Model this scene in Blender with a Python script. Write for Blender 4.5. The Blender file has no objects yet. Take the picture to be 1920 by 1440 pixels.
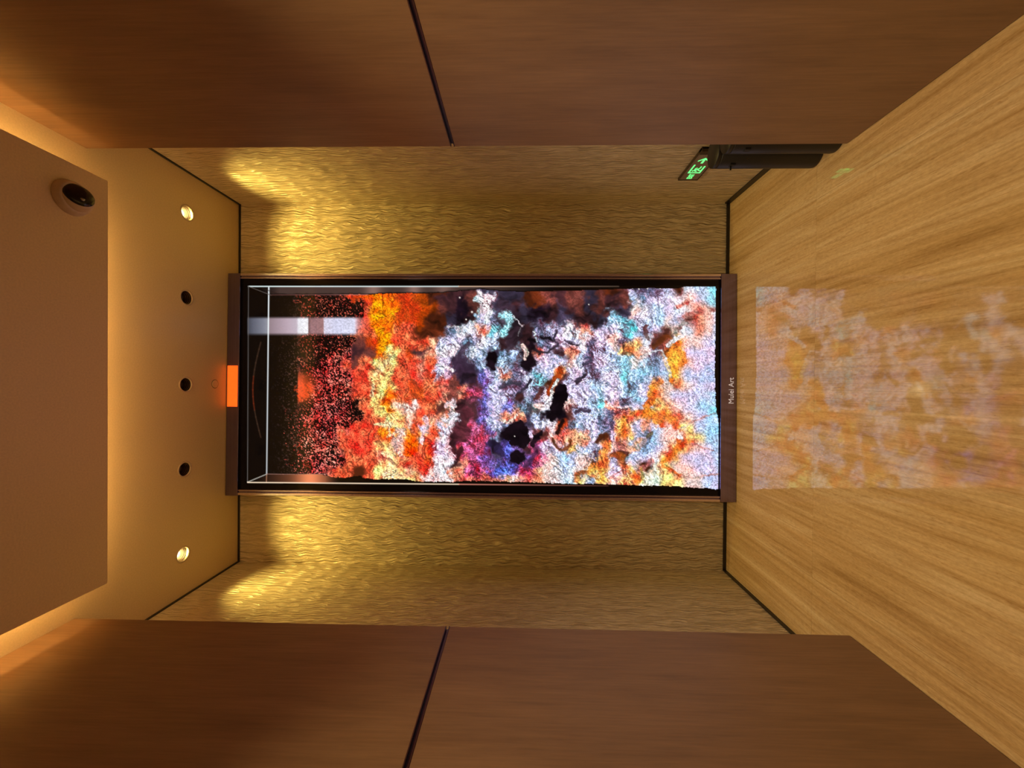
import bpy, bmesh, math, random
import numpy as np
from mathutils import Vector, Matrix

# ------------------------------------------------------------------ camera, world, lights, exposure
SC = bpy.context.scene
COL = SC.collection
CAM_Z = 1.164
F, ROLL, PITCH, YAW = 733.5, 0.0076, 0.0230, -0.0059      # focal length in pixels of a 1920 wide frame


def cam_axes():
    cy, sy, cp, sp = math.cos(YAW), math.sin(YAW), math.cos(PITCH), math.sin(PITCH)
    fwd = Vector((sy * cp, cy * cp, sp))
    right = Vector((cy, -sy, 0))
    up = right.cross(fwd)
    cr, sr = math.cos(ROLL), math.sin(ROLL)
    return cr * right + sr * up, -sr * right + cr * up, fwd


R2, U2, FW = cam_axes()
cam_data = bpy.data.cameras.new('camera')
cam = bpy.data.objects.new('camera', cam_data)
COL.objects.link(cam)
cam_data.sensor_width = 36.0
cam_data.lens = 36.0 * F / 1920.0
cam_data.clip_start = 0.02
# the phone was held sideways: world up points to the left of the picture
cam.matrix_world = Matrix(((-U2.x, R2.x, -FW.x, 0), (-U2.y, R2.y, -FW.y, 0), (-U2.z, R2.z, -FW.z, CAM_Z), (0, 0, 0, 1)))
SC.camera = cam

w = bpy.data.worlds.new('world')
SC.world = w
w.use_nodes = True
w.node_tree.nodes['Background'].inputs[0].default_value = (0.9, 0.55, 0.3, 1)
w.node_tree.nodes['Background'].inputs[1].default_value = 0.02

SC.view_settings.view_transform = 'Standard'
SC.view_settings.look = 'None'
SC.view_settings.gamma = 1.0
SC.view_settings.use_curve_mapping = False
SC.view_settings.exposure = 0.0

H = 2.8                       # room height
YB = 2.232                    # back wall of the alcove
XR, XL = 1.013, -1.058        # alcove side walls
NR, NL = 0.8625, -0.8834      # near wall faces
Y1R, Y1L = 1.4355, 1.3983     # far ends of the near walls
YREAR = -1.9                  # wall behind the camera
WARM = (1.0, 0.74, 0.18)


def area_lamp(name, loc, size, size_y, power, color, rot=(0, 0, 0)):
    d = bpy.data.lights.new(name, 'AREA')
    d.shape = 'RECTANGLE'
    d.size, d.size_y = size, size_y
    d.energy = power
    d.color = color
    o = bpy.data.objects.new(name, d)
    o.location = loc
    o.rotation_euler = rot
    COL.objects.link(o)
    return o


# added fill lamp behind the camera, lifts the general light of the room
area_lamp('added_fill_lamp', (0, -1.2, H - 0.14), 1.0, 0.5, 5.0, (1.0, 0.72, 0.32))
# added bare spot without a fitting, brightens the floor and lower walls
_d = bpy.data.lights.new('added_floor_spot', 'SPOT')
_d.energy = 118.0
_d.color = (1.0, 0.79, 0.42)
_d.spot_size = math.radians(104)
_d.spot_blend = .7
_d.shadow_soft_size = .05
_o = bpy.data.objects.new('added_floor_spot', _d)
_o.location = (0, 0.45, H - 0.115)
COL.objects.link(_o)
DOWNLIGHT_POWER = 37.0
STRIP_STRENGTH = 23.5
SCREEN_STRENGTH = 1.2

# ------------------------------------------------------------------ helpers


def tag(o, label=None, cat=None, group=None, kind=None):
    if label: o['label'] = label
    if cat: o['category'] = cat
    if group: o['group'] = group
    if kind: o['kind'] = kind
    return o


def link(name, me, mat=None, parent=None, smooth=False):
    o = bpy.data.objects.new(name, me)
    COL.objects.link(o)
    if mat is not None:
        me.materials.append(mat)
    if smooth:
        for p in me.polygons: p.use_smooth = True
    if parent is not None:
        o.parent = parent
    return o


def obj(name, bm, mat, parent=None, smooth=False):
    me = bpy.data.meshes.new(name)
    bmesh.ops.recalc_face_normals(bm, faces=bm.faces)
    bm.to_mesh(me)
    bm.free()
    return link(name, me, mat, parent, smooth)


def empty(name, loc=(0, 0, 0), rot=(0, 0, 0)):
    o = bpy.data.objects.new(name, None)
    o.location = loc
    o.rotation_euler = rot
    o.empty_display_size = 0.05
    COL.objects.link(o)
    return o


def add_box(bm, x0, x1, y0, y1, z0, z1, bev=0.0):
    r = bmesh.ops.create_cube(bm, size=1.0)
    vs = r['verts']
    for v in vs:
        v.co = Vector((x0 + (v.co.x + .5) * (x1 - x0), y0 + (v.co.y + .5) * (y1 - y0), z0 + (v.co.z + .5) * (z1 - z0)))
    if bev > 0:
        es = set()
        for v in vs:
            for e in v.link_edges: es.add(e)
        bmesh.ops.bevel(bm, geom=list(es), offset=bev, segments=2, affect='EDGES', profile=.5)
    return bm


def box(name, b, mat, parent=None, bev=0.0):
    bm = bmesh.new()
    add_box(bm, *b, bev=bev)
    return obj(name, bm, mat, parent)


def lathe(bm, prof, n=40, rx=1.0, ry=1.0, center=(0, 0, 0)):
    """prof: list of (r, z); closes at r == 0."""
    rings = []
    for r, z in prof:
        if r < 1e-6:
            rings.append([bm.verts.new((center[0], center[1], center[2] + z))])
        else:
            rings.append([bm.verts.new((center[0] + r * rx * math.cos(2 * math.pi * k / n),
                                        center[1] + r * ry * math.sin(2 * math.pi * k / n), center[2] + z)) for k in range(n)])
    for a, b in zip(rings[:-1], rings[1:]):
        for k in range(n):
            k2 = (k + 1) % n
            if len(a) == 1 and len(b) == 1: continue
            if len(a) == 1: bm.faces.new((a[0], b[k], b[k2]))
            elif len(b) == 1: bm.faces.new((a[k], b[0], a[k2]))
            else: bm.faces.new((a[k], b[k], b[k2], a[k2]))
    return bm


def lin(c):
    return tuple((x / 255.0 / 12.92) if x / 255.0 <= 0.04045 else ((x / 255.0 + 0.055) / 1.055) ** 2.4 for x in c)


class NT:
    """small node builder"""
    def __init__(self, name):
        self.m = bpy.data.materials.new(name)
        self.m.use_nodes = True
        self.t = self.m.node_tree
        self.p = self.t.nodes['Principled BSDF']

    def n(self, kind, **kw):
        nd = self.t.nodes.new(kind)
        for k, v in kw.items():
            if k in nd.inputs: nd.inputs[k].default_value = v
            else: setattr(nd, k, v)
        return nd

    def l(self, a, b):
        self.t.links.new(a, b)

    def coords(self, scale=(1, 1, 1), loc=(0, 0, 0), rnd=0.0):
        tc = self.n('ShaderNodeTexCoord')
        mp = self.n('ShaderNodeMapping')
        mp.inputs['Scale'].default_value = scale
        mp.inputs['Location'].default_value = loc
        self.l(tc.outputs['Object'], mp.inputs['Vector'])
        if rnd:
            oi = self.n('ShaderNodeObjectInfo')
            mu = self.n('ShaderNodeVectorMath', operation='SCALE')
            cb = self.n('ShaderNodeCombineXYZ')
            self.l(oi.outputs['Random'], cb.inputs[0])
            self.l(oi.outputs['Random'], cb.inputs[1])
            self.l(cb.outputs[0], mu.inputs[0])
            mu.inputs['Scale'].default_value = rnd
            ad = self.n('ShaderNodeVectorMath', operation='ADD')
            self.l(mp.outputs[0], ad.inputs[0])
            self.l(mu.outputs[0], ad.inputs[1])
            return ad.outputs[0]
        return mp.outputs[0]

    def noise(self, vec, scale=1.0, detail=4.0, rough=0.5, dist=0.0):
        nd = self.n('ShaderNodeTexNoise')
        nd.inputs['Scale'].default_value = scale
        nd.inputs['Detail'].default_value = detail
        nd.inputs['Roughness'].default_value = rough
        nd.inputs['Distortion'].default_value = dist
        self.l(vec, nd.inputs['Vector'])
        return nd.outputs['Fac']

    def ramp(self, fac, stops):
        r = self.n('ShaderNodeValToRGB')
        el = r.color_ramp.elements
        while len(el) < len(stops): el.new(0.5)
        for e, (p, c) in zip(el, stops):
            e.position = p
            e.color = (*c, 1) if len(c) == 3 else c
        self.l(fac, r.inputs[0])
        return r.outputs[0]

    def mix(self, fac, a, b, mode='MIX'):
        m = self.n('ShaderNodeMix', data_type='RGBA', blend_type=mode)
        for v, i in ((fac, 0), (a, 6), (b, 7)):
            if isinstance(v, (int, float)): m.inputs[i].default_value = v
            elif isinstance(v, tuple): m.inputs[i].default_value = (*v, 1)
            else: self.l(v, m.inputs[i])
        return m.outputs[2]

    def math(self, op, a, b=None):
        m = self.n('ShaderNodeMath', operation=op)
        for v, i in ((a, 0), (b, 1)):
            if v is None: continue
            if isinstance(v, (int, float)): m.inputs[i].default_value = v
            else: self.l(v, m.inputs[i])
        return m.outputs[0]

    def bump(self, h, strength=0.3, dist=0.01):
        b = self.n('ShaderNodeBump')
        b.inputs['Strength'].default_value = strength
        b.inputs['Distance'].default_value = dist
        self.l(h, b.inputs['Height'])
        self.l(b.outputs[0], self.p.inputs['Normal'])

    def base(self, v):
        if isinstance(v, tuple): self.p.inputs['Base Color'].default_value = (*v, 1)
        else: self.l(v, self.p.inputs['Base Color'])

    def set(self, **kw):
        for k, v in kw.items():
            self.p.inputs[k.replace('_', ' ')].default_value = v
        return self


def simple(name, color, rough=0.5, metal=0.0, emit=None, strength=0.0, grain=0.06, gscale=60):
    t = NT(name)
    f = t.noise(t.coords(), gscale, 3)
    lo = tuple(c * (1 - grain) for c in color)
    hi = tuple(min(1, c * (1 + grain)) for c in color)
    t.base(t.ramp(f, [(0.3, lo), (0.7, hi)]))
    t.set(Roughness=rough, Metallic=metal)
    if emit:
        t.p.inputs['Emission Color'].default_value = (*emit, 1)
        t.p.inputs['Emission Strength'].default_value = strength
    return t.m


# ---- wall and floor materials
def mat_panel():
    t = NT('brown_wood_panel')
    v = t.coords((1, 7, 0.9), rnd=5)
    a = t.noise(v, 3.0, 6, .6, .4)
    v2 = t.coords((30, 60, 3.0), rnd=3)
    b = t.noise(v2, 2.2, 4, .6)
    c1 = t.ramp(a, [(.25, (.205, .110, .050)), (.5, (.255, .140, .066)), (.8, (.305, .172, .086))])
    c2 = t.ramp(b, [(.3, (.86, .86, .86)), (.7, (1.08, 1.06, 1.04))])
    t.base(t.mix(1.0, c1, c2, 'MULTIPLY'))
    t.set(Roughness=.5)
    t.bump(b, .08, .004)
    return t.m


def mat_wallpaper(axis):
    # pale gold wallpaper with long vertical ripples
    t = NT('rippled_gold_wallpaper_' + axis)
    sx, sy = (1, 0) if axis == 'x' else (0, 1)
    # slow waviness that bends the fibres sideways, repeating down the wall
    sp = t.n('ShaderNodeSeparateXYZ')
    t.l(t.coords(), sp.inputs[0])
    across = sp.outputs[0 if axis == 'x' else 1]
    zz = sp.outputs[2]
    ph = t.math('MULTIPLY', t.noise(t.coords((sx * 9, sy * 9, 2.0)), 1.0, 1), 14.0)
    wv = t.math('SINE', t.math('ADD', t.math('MULTIPLY', zz, 62.0), ph))
    bent = t.math('ADD', across, t.math('MULTIPLY', wv, .0032))
    cb = t.n('ShaderNodeCombineXYZ')
    t.l(t.math('MULTIPLY', bent, 62.0), cb.inputs[0])
    t.l(t.math('MULTIPLY', zz, 4.2), cb.inputs[1])
    f1 = t.noise(cb.outputs[0], 1.0, 2.0, .5, .25)
    crest = t.math('POWER', t.math('SUBTRACT', 1.0, t.math('ABSOLUTE', t.math('MULTIPLY', t.math('SUBTRACT', f1, .5), 3.4))), 2.0)
    fine = t.noise(t.coords((sx * 300, sy * 300, 26)), 1.0, 2)
    ht = t.math('ADD', crest, t.math('MULTIPLY', fine, .25))
    c = t.ramp(crest, [(0.0, (.66, .53, .34)), (.9, (.77, .63, .42))])
    c2 = t.ramp(fine, [(.3, (.88, .88, .86)), (.7, (1.05, 1.05, 1.05))])
    t.base(t.mix(1.0, c, c2, 'MULTIPLY'))
    t.set(Roughness=.40, Metallic=.15)
    t.bump(ht, 1.0, .009)
    return t.m


def mat_floor():
    t = NT('veined_travertine')
    v = t.coords((7.0, 0.34, 1), rnd=.25)
    a = t.noise(v, 2.4, 8, .62, .9)
    v2 = t.coords((26, 1.0, 1), rnd=.5)
    b = t.noise(v2, 2.0, 6, .6, .6)
    v3 = t.coords((30, 1.1, 1), rnd=.5)
    c = t.noise(v3, 1.6, 5, .65, .8)
    c1 = t.ramp(a, [(.30, (.40, .24, .10)), (.43, (.55, .36, .17)), (.56, (.62, .43, .23)), (.72, (.72, .54, .33))])
    c2 = t.ramp(b, [(.34, (.84, .79, .72)), (.5, (1, 1, 1)), (.68, (1.10, 1.10, 1.12))])
    c3 = t.ramp(c, [(.485, (1, 1, 1)), (.5, (.72, .62, .50)), (.515, (1, 1, 1))])
    gran = t.noise(t.coords((55, 22, 1)), 3.0, 5, .7)
    c5 = t.ramp(gran, [(.35, (.86, .84, .80)), (.65, (1.09, 1.09, 1.10))])
    pit = t.noise(t.coords((60, 14, 1), rnd=2), 2.0, 3, .7)
    c4 = t.ramp(pit, [(.26, (.62, .55, .48)), (.34, (1, 1, 1))])
    k = t.mix(1.0, c1, c2, 'MULTIPLY')
    k = t.mix(.8, k, c3, 'MULTIPLY')
    k = t.mix(.8, k, c4, 'MULTIPLY')
    k = t.mix(.9, k, c5, 'MULTIPLY')
    t.base(k)
    t.set(Roughness=.045, IOR=2.0)
    t.p.inputs['Specular IOR Level'].default_value = .5
    return t.m


def mat_ceiling(name, col, rough, scale=180):
    t = NT(name)
    f = t.noise(t.coords(), scale, 2)
    t.base(t.ramp(f, [(.3, tuple(c * .94 for c in col)), (.7, tuple(c * 1.05 for c in col))]))
    t.set(Roughness=rough)
    t.bump(f, .05, .002)
    return t.m


M_PANEL = mat_panel()
M_WPX = mat_wallpaper('x')
M_WPY = mat_wallpaper('y')
M_FLOOR = mat_floor()
M_CEIL = mat_ceiling('satin_beige_ceiling_paint', (.66, .50, .29), .42)
M_SOFFIT = mat_ceiling('satin_beige_panel_paint', (.80, .62, .37), .45)
M_TRIM = simple('black_anodised_trim', (.012, .009, .009), .35)
M_CHANNEL = simple('dark_bronze_channel', (.055, .028, .028), .3, .6)
M_GROUT = simple('stone_dust_joint', (.40, .27, .14), .8)

# ------------------------------------------------------------------ setting
struct = dict(kind='structure')
T = .08
# floor: bedding with large polished slabs
fl = box('floor', (XL - T, XR + T, YREAR - T, YB + T, -.08, -.012), M_GROUT)
tag(fl, **struct)
xs = [XL, -.772, -.022, .728, XR]
ys = [YREAR, -.67, .08, .83, 1.58, YB]
for i in range(len(xs) - 1):
    for j in range(len(ys) - 1):
        g = .0003
        s = box('stone_slab', (xs[i] + g, xs[i + 1] - g, ys[j] + g, ys[j + 1] - g, -.012, 0), M_FLOOR, fl)

ce = box('ceiling', (XL - T, XR + T, YREAR - T, YB + T, H + .06, H + .12), M_CEIL)
tag(ce, **struct)
# the ceiling skin is one board with round cut-outs for the recessed fittings
SPOTS = [(.812, 1.877, .036, True), (.399, 1.876, .036, False), (-.026, 1.873, .036, False), (-.439, 1.868, .036, False), (-.851, 1.858, .036, True)]


def ceiling_board():
    bm = bmesh.new()
    n = 32
    cells = []
    hw = .12
    xb = [XL - T]
    for sx, sy, r, on in sorted(SPOTS):
        xb += [sx - hw, sx + hw]
    xb += [XR + T]
    y0, y1 = 1.868 - hw, 1.868 + hw

    def quad(a, b, c, d):
        vs = [bm.verts.new((x, y, H)) for x, y in ((a, c), (b, c), (b, d), (a, d))]
        bm.faces.new(vs)
    quad(XL - T, XR + T, YREAR - T, y0)
    quad(XL - T, XR + T, y1, YB + T)
    sp = sorted(SPOTS)
    for k in range(0, len(xb) - 1):
        if k % 2 == 0:
            quad(xb[k], xb[k + 1], y0, y1)
        else:
            sx, sy, r, on = sp[k // 2]
            inner = []
            outer = []
            top = []
            for q in range(n):
                a = 2 * math.pi * q / n
                ca, sa = math.cos(a), math.sin(a)
                inner.append(bm.verts.new((sx + r * ca, sy + r * sa, H)))
                top.append(bm.verts.new((sx + r * ca, sy + r * sa, H + .06)))
                s = 1 / max(abs(ca), abs(sa))
                outer.append(bm.verts.new((sx + hw * ca * s, (y0 + y1) / 2 + hw * sa * s, H)))
            for q in range(n):
                q2 = (q + 1) % n
                bm.faces.new((outer[q], outer[q2], inner[q2], inner[q]))
                bm.faces.new((inner[q], inner[q2], top[q2], top[q]))
            # square corners
    bmesh.ops.remove_doubles(bm, verts=bm.verts, dist=1e-5)
    return bm


cb_ = obj('ceiling_board', ceiling_board(), M_CEIL, ce)

# alcove walls
wb = box('wall_back', (XL - T, XR + T, YB, YB + T, 0, H), M_WPX)
tag(wb, **struct)
war = box('wall_alcove_right', (XR, XR + T, Y1R - .02, YB, 0, H), M_WPY)
tag(war, **struct)
wal = box('wall_alcove_left', (XL - T, XL, Y1L - .02, YB, 0, H), M_WPY)
tag(wal, **struct)
wr_ = box('wall_rear', (XL - T, XR + T, YREAR - T, YREAR, 0, H), M_PANEL)
tag(wr_, **struct)


# near walls: an upper and a lower board either side of a bronze channel
def near_wall(name, face, outer, y_end, s):
    GZ0, GZ1 = 1.414, 1.4285
    lo_, hi_ = (face, outer) if s > 0 else (outer, face)
    core = (face + .02, outer) if s > 0 else (outer, face - .02)
    wl = box(name, (core[0], core[1], YREAR, y_end - .002, 0, H), M_PANEL)
    tag(wl, **struct)
    bb = (face, face + .02) if s > 0 else (face - .02, face)
    box('wall_panel', (bb[0], bb[1], YREAR, y_end, .003, GZ0), M_PANEL, wl, .0008)
    box('wall_panel', (bb[0], bb[1], YREAR, y_end, GZ1, H), M_PANEL, wl, .0008)
    # U channel: back web with two lips that stand a hair proud
    bm = bmesh.new()
    web = (face + .010, face + .014) if s > 0 else (face - .014, face - .010)
    add_box(bm, web[0], web[1], YREAR, y_end, GZ0, GZ1)
    lip = (face - .0012, face + .012) if s > 0 else (face - .012, face + .0012)
    add_box(bm, lip[0], lip[1], YREAR, y_end + .001, GZ0, GZ0 + .0025)
    add_box(bm, lip[0], lip[1], YREAR, y_end + .001, GZ1 - .0025, GZ1)
    obj('joint_channel', bm, M_CHANNEL, wl)
    return wl


near_wall('wall_right', NR, XR + T, Y1R, 1)
near_wall('wall_left', NL, XL - T, Y1L, -1)

# black shadow-gap trims
bt, tt = .017, .009
for nm, b in (('baseboard_back', (XL, XR, YB - .006, YB, 0, bt)),
              ('baseboard_right', (XR - .006, XR, Y1R, YB - .006, 0, bt + .012)),
              ('baseboard_left', (XL, XL + .006, Y1L, YB - .006, 0, bt))):
    tag(box(nm, b, M_TRIM), **struct)
for k, b in enumerate(((XL, XR, YB - .006, YB, H - tt, H), (XR - .006, XR, Y1R, YB - .006, H - tt, H), (XL, XL + .006, Y1L, YB - .006, H - tt, H))):
    tag(box('trim_%d' % (k + 1), b, M_TRIM), **struct)

# ------------------------------------------------------------------ floating ceiling panel with light strips above its edge
PZ = H - .10
PX0, PX1, PY = -.763, .733, 1.42
M_LED = simple('warm_light_strip', (.9, .8, .6), .5, 0, (1.0, .73, .30), STRIP_STRENGTH)
pan = empty('ceiling_panel', (0, 0, PZ))
tag(pan, 'floating beige rectangular ceiling panel with warm light glowing from behind its edges', 'ceiling panel')
box('panel_board', (PX0, PX1, YREAR + .05, PY, 0, .012), M_SOFFIT, pan, .001)
box('panel_frame', (PX0 + .11, PX1 - .11, YREAR + .16, PY - .11, .012, .10), M_SOFFIT, pan)
for b in ((PX0 + .095, PX1 - .095, PY - .105, PY - .085, .016, .026),
          (PX0 + .085, PX0 + .105, YREAR + .15, PY - .11, .016, .026),
          (PX1 - .105, PX1 - .085, YREAR + .15, PY - .11, .016, .026)):
    box('light_strip', b, M_LED, pan)

# ------------------------------------------------------------------ recessed downlights
M_RING = simple('cream_trim_ring', (.50, .37, .25), .35)
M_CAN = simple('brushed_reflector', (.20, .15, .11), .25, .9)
M_CANLIT = simple('lamplit_reflector', (.62, .50, .30), .35, .8)  # reflector of the lit fittings, lamplight put into its paler colour
M_BULB_OFF = simple('unlit_lens', (.05, .04, .03), .15)
M_BULB_ON = simple('lit_lens', (1, .9, .6), .3, 0, (1.0, .84, .46), 5.0)


def downlight(x, y, r, on, label):
    t = empty('recessed_downlight', (x, y, H))
    tag(t, label, 'downlight', None)
    bm = bmesh.new()
    lathe(bm, [(r + .0035, 0), (r + .0035, -.0014), (r, -.002), (r - .0035, -.0012), (r - .0035, .010), (r, .010)], 40)
    obj('trim_ring', bm, M_RING, t, True)
    bm = bmesh.new()
    prof = [(r - .004, .004)]
    for k in range(1, 8):
        a = k / 7
        prof.append(((r - .004) * math.cos(a * 1.15), .004 + .042 * math.sin(a * 1.15) / math.sin(1.15)))
    lathe(bm, prof, 40)
    obj('reflector', bm, M_CANLIT if on else M_CAN, t, True)
    bm = bmesh.new()
    rb = .0155
    lathe(bm, [(rb, .046), (rb, .030), (rb * .9, .027), (rb * .5, .0245), (0, .0235)], 28)
    obj('lens', bm, M_BULB_ON if on else M_BULB_OFF, t, True)
    # spring baffle ribs inside the can
    bm = bmesh.new()
    for k in range(3):
        z = .010 + k * .008
        rr = (r - .005) * math.cos(1.15 * (z - .004) / .055)
        lathe(bm, [(rr + .001, z), (rr - .0018, z + .001), (rr + .001, z + .002)], 32)
    obj('baffle', bm, M_CANLIT if on else M_CAN, t, True)
    if on:
        d = bpy.data.lights.new('downlight_beam', 'SPOT')
        d.energy = DOWNLIGHT_POWER
        d.color = WARM
        d.spot_size = math.radians(106)
        d.spot_blend = 1.0
        d.shadow_soft_size = .018
        o = bpy.data.objects.new('downlight_beam', d)
        o.parent = t
        o.location = (0, 0, .016)
        # the lamp is tipped outwards and towards the back wall
        o.rotation_euler = Vector((-.04 if x > 0 else .04, .30, -1)).to_track_quat('-Z', 'Y').to_euler()
        COL.objects.link(o)
    return t


DL = ['lit recessed downlight nearest the right alcove wall, above the exit sign side',
      'unlit recessed downlight beside the lit right-hand one',
      'unlit recessed downlight in the middle of the ceiling row, beside the small round cover',
      'unlit recessed downlight beside the lit left-hand one',
      'lit recessed downlight nearest the left alcove wall']
for (x, y, r, on), lb in zip(SPOTS, DL):
    downlight(x, y, r, on, lb)['group'] = 'row of recessed ceiling downlights'

# flush round cover plate
bm = bmesh.new()
lathe(bm, [(0, -.0022), (.019, -.0022), (.0205, -.0012), (.0205, 0)], 32)
cap = obj('cover_plate', bm, M_CEIL)
cap.location = (-.024, 2.055, H)
tag(cap, 'small round flush ceiling cover in front of the display top', 'cover')
bm = bmesh.new()
lathe(bm, [(.0205, 0), (.0225, -.0004), (.0235, 0)], 32)
obj('shadow_ring', bm, M_TRIM, cap)

# ------------------------------------------------------------------ turret camera on the ceiling panel
M_WHITE = simple('cream_plastic', (.62, .50, .38), .4)
M_SMOKE = simple('smoked_black_plastic', (.012, .010, .009), .10)
tc = empty('dome_camera', (.614, 1.300, PZ))
tag(tc, 'round cream security camera with black eye under the ceiling panel', 'camera')
bm = bmesh.new()
lathe(bm, [(0, 0), (.058, 0), (.058, -.003), (.056, -.008), (.052, -.020), (.0475, -.0235), (0, -.0235)], 48)
obj('camera_base', bm, M_WHITE, tc, True)
eye = Matrix.Translation((.0, 0, -.016)) @ Vector((.34, -.30, -.9)).to_track_quat('-Z', 'Y').to_matrix().to_4x4()
bm = bmesh.new()
pf = [(0, .046)]
for k in range(1, 16):
    a = math.pi / 2 - k * (math.pi / 2 + .45) / 15
    pf.append((.046 * math.cos(a), .046 * math.sin(a)))
lathe(bm, pf + [(.0395, -.0205)], 44)
bm.transform(eye)
obj('camera_ball', bm, M_WHITE, tc, True)
bm = bmesh.new()
lathe(bm, [(.0405, -.0200), (.0395, -.0235), (.033, -.0285), (.018, -.0325), (0, -.034)], 44)
bm.transform(eye)
ln = obj('camera_window', bm, M_SMOKE, tc, True)
bm = bmesh.new()
lathe(bm, [(.0065, -.029), (.006, -.0322), (0, -.0335)], 20, center=(.012, -.016, 0))
bm.transform(eye)
obj('camera_lens', bm, simple('grey_lens_glass', (.35, .33, .3), .15, .5), ln, True)
for cx_, cy_ in ((-.030, -.034), (.036, .026)):
    bm = bmesh.new()
    lathe(bm, [(.0025, -.0205), (.0022, -.0215), (0, -.0218)], 12, center=(cx_, cy_, -.001))
    obj('screw', bm, M_SMOKE, tc)

# ------------------------------------------------------------------ display
M_BAR = None


def mat_bar():
    t = NT('polished_rose_bronze')
    f = t.noise(t.coords((1, 1, 90)), 2.0, 3)
    t.base(t.ramp(f, [(.3, (.23, .20, .42)), (.7, (.29, .25, .50))]))
    t.set(Roughness=.16, Metallic=1.0)
    return t.m


M_BAR = mat_bar()
M_EDGE = simple('bright_rose_edge', (.80, .72, .92), .22, 1.0)
M_BEZEL = simple('black_gloss_bezel', (.008, .006, .006), .12)
M_LETTER = simple('pale_lettering', (.75, .70, .72), .4, 0, (.8, .74, .76), .35)
M_AMBER = simple('amber_bar_reflection', (.9, .3, .05), .3, 0, (1.0, .085, .008), 1.1)  # emission stands in for an orange reflection

DY = 2.140                              # front plane of the frame
DX0, DX1 = -.640, .592
disp = empty('video_display', (0, DY, 0), (0, 0, .013))
tag(disp, 'tall video display in rose metal frame showing surging orange and white foam', 'display')
BBH, TBH, SBW = .086, .070, .030
DD = YB - DY - .022                      # depth to the wall
box('frame_bottom', (DX0, DX1, -.004, DD, .002, BBH), M_BAR, disp, .0015)
box('frame_top', (DX0 - .004, DX1 + .0, -.004, DD, H - TBH, H - .002), M_BAR, disp, .0015)
for sg_ in (0, 1):
    a, b = ((DX0, DX0 + SBW), (DX1 - SBW, DX1))[sg_]
    bm = bmesh.new()
    add_box(bm, a, b, .002, DD, BBH, H - TBH, .001)
    sd = obj('frame_side', bm, M_BAR, disp)
    out_ = (a, a + .014) if sg_ == 0 else (b - .014, b)
    box('edge_strip', (out_[0], out_[1], -.004, .004, BBH, H - TBH), M_EDGE, sd, .003)
    c = b - .0045 if sg_ == 0 else a + .0045
    box('inner_bead', (c - .0022, c + .0022, -.001, .004, BBH, H - TBH), M_EDGE, sd, .001)
ZS0, ZS1 = BBH, H - TBH
XS0, XS1 = DX0 + SBW, DX1 - SBW
box('bezel', (XS0, XS1, .012, DD, ZS0, ZS1), M_BEZEL, disp)
amb = box('amber_reflection_glow', (-.150, .078, -.0055, .01, H - TBH + .006, H - .006), M_AMBER, disp, .001)  # added emissive piece, imitates an orange glow reflected in the bar
tag(amb, 'orange reflection on the top bar, imitated by a glowing piece')

# lettering on the lower bar
cu = bpy.data.curves.new('lettering_curve', 'FONT')
cu.body = 'Mulei Art'
cu.size = .0395
cu.extrude = .0006
cu.align_x = 'CENTER'
tmp = bpy.data.objects.new('lettering_tmp', cu)
COL.objects.link(tmp)
me = bpy.data.meshes.new_from_object(tmp)
bpy.data.objects.remove(tmp)
lt = link('lettering', me, M_LETTER, disp)
lt.rotation_euler = (math.pi / 2, 0, 0)
lt.scale = (.93, 1, 1)
lt.location = (-.040, -.0048, .018)


# ---- the moving picture: one flat screen, its colours laid down point by point
rng = np.random.RandomState(7)
LAT = rng.rand(256, 256)


def vnoise(x, y, seed=0):
    x = x + seed * 17.31
    y = y + seed * 9.77
    xi = np.floor(x).astype(int)
    yi = np.floor(y).astype(int)
    fx = x - xi
    fy = y - yi
    fx = fx * fx * (3 - 2 * fx)
    fy = fy * fy * (3 - 2 * fy)
    g = lambda a, b: LAT[(a + 31 * seed) % 256, (b + 57 * seed) % 256]
    return (g(xi, yi) * (1 - fx) + g(xi + 1, yi) * fx) * (1 - fy) + (g(xi, yi + 1) * (1 - fx) + g(xi + 1, yi + 1) * fx) * fy


def fbm(x, y, o=4, seed=0, gain=.5):
    s = 0
    a = 1
    tot = 0
    for k in range(o):
        s = s + a * vnoise(x * 2 ** k, y * 2 ** k, seed + k)
        tot += a
        a *= gain
    return s / tot


PAL = {
    '.': ((16, 9, 5), 1), ',': ((176, 72, 58), .17), ':': ((225, 88, 82), .36), ';': ((235, 98, 85), .52),
    'R': ((238, 82, 52), .86), 'r': ((196, 58, 18), .95), 'O': ((250, 90, 12), .95), 'o': ((158, 58, 8), 1),
    'A': ((242, 118, 8), .92), 'Y': ((252, 196, 118), .88), 'y': ((254, 226, 165), .9), 'P': ((242, 135, 108), .85),
    'p': ((246, 200, 192), .9), 'W': ((236, 232, 248), .93), 'L': ((210, 202, 240), .88), 'C': ((184, 208, 242), .86),
    'T': ((120, 205, 222), .85), 'M': ((205, 82, 125), .78), 'V': ((128, 98, 180), .72), 'U': ((98, 86, 190), .75),
    'K': ((20, 11, 20), 1), 'D': ((52, 28, 32), 1), 'd': ((105, 52, 46), .95), 'B': ((52, 44, 62), .95),
    'G': ((118, 116, 146), .72), 'E': ((226, 236, 214), .88), 'q': ((240, 150, 88), .88), 'b': ((74, 30, 14), .97)}
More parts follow.
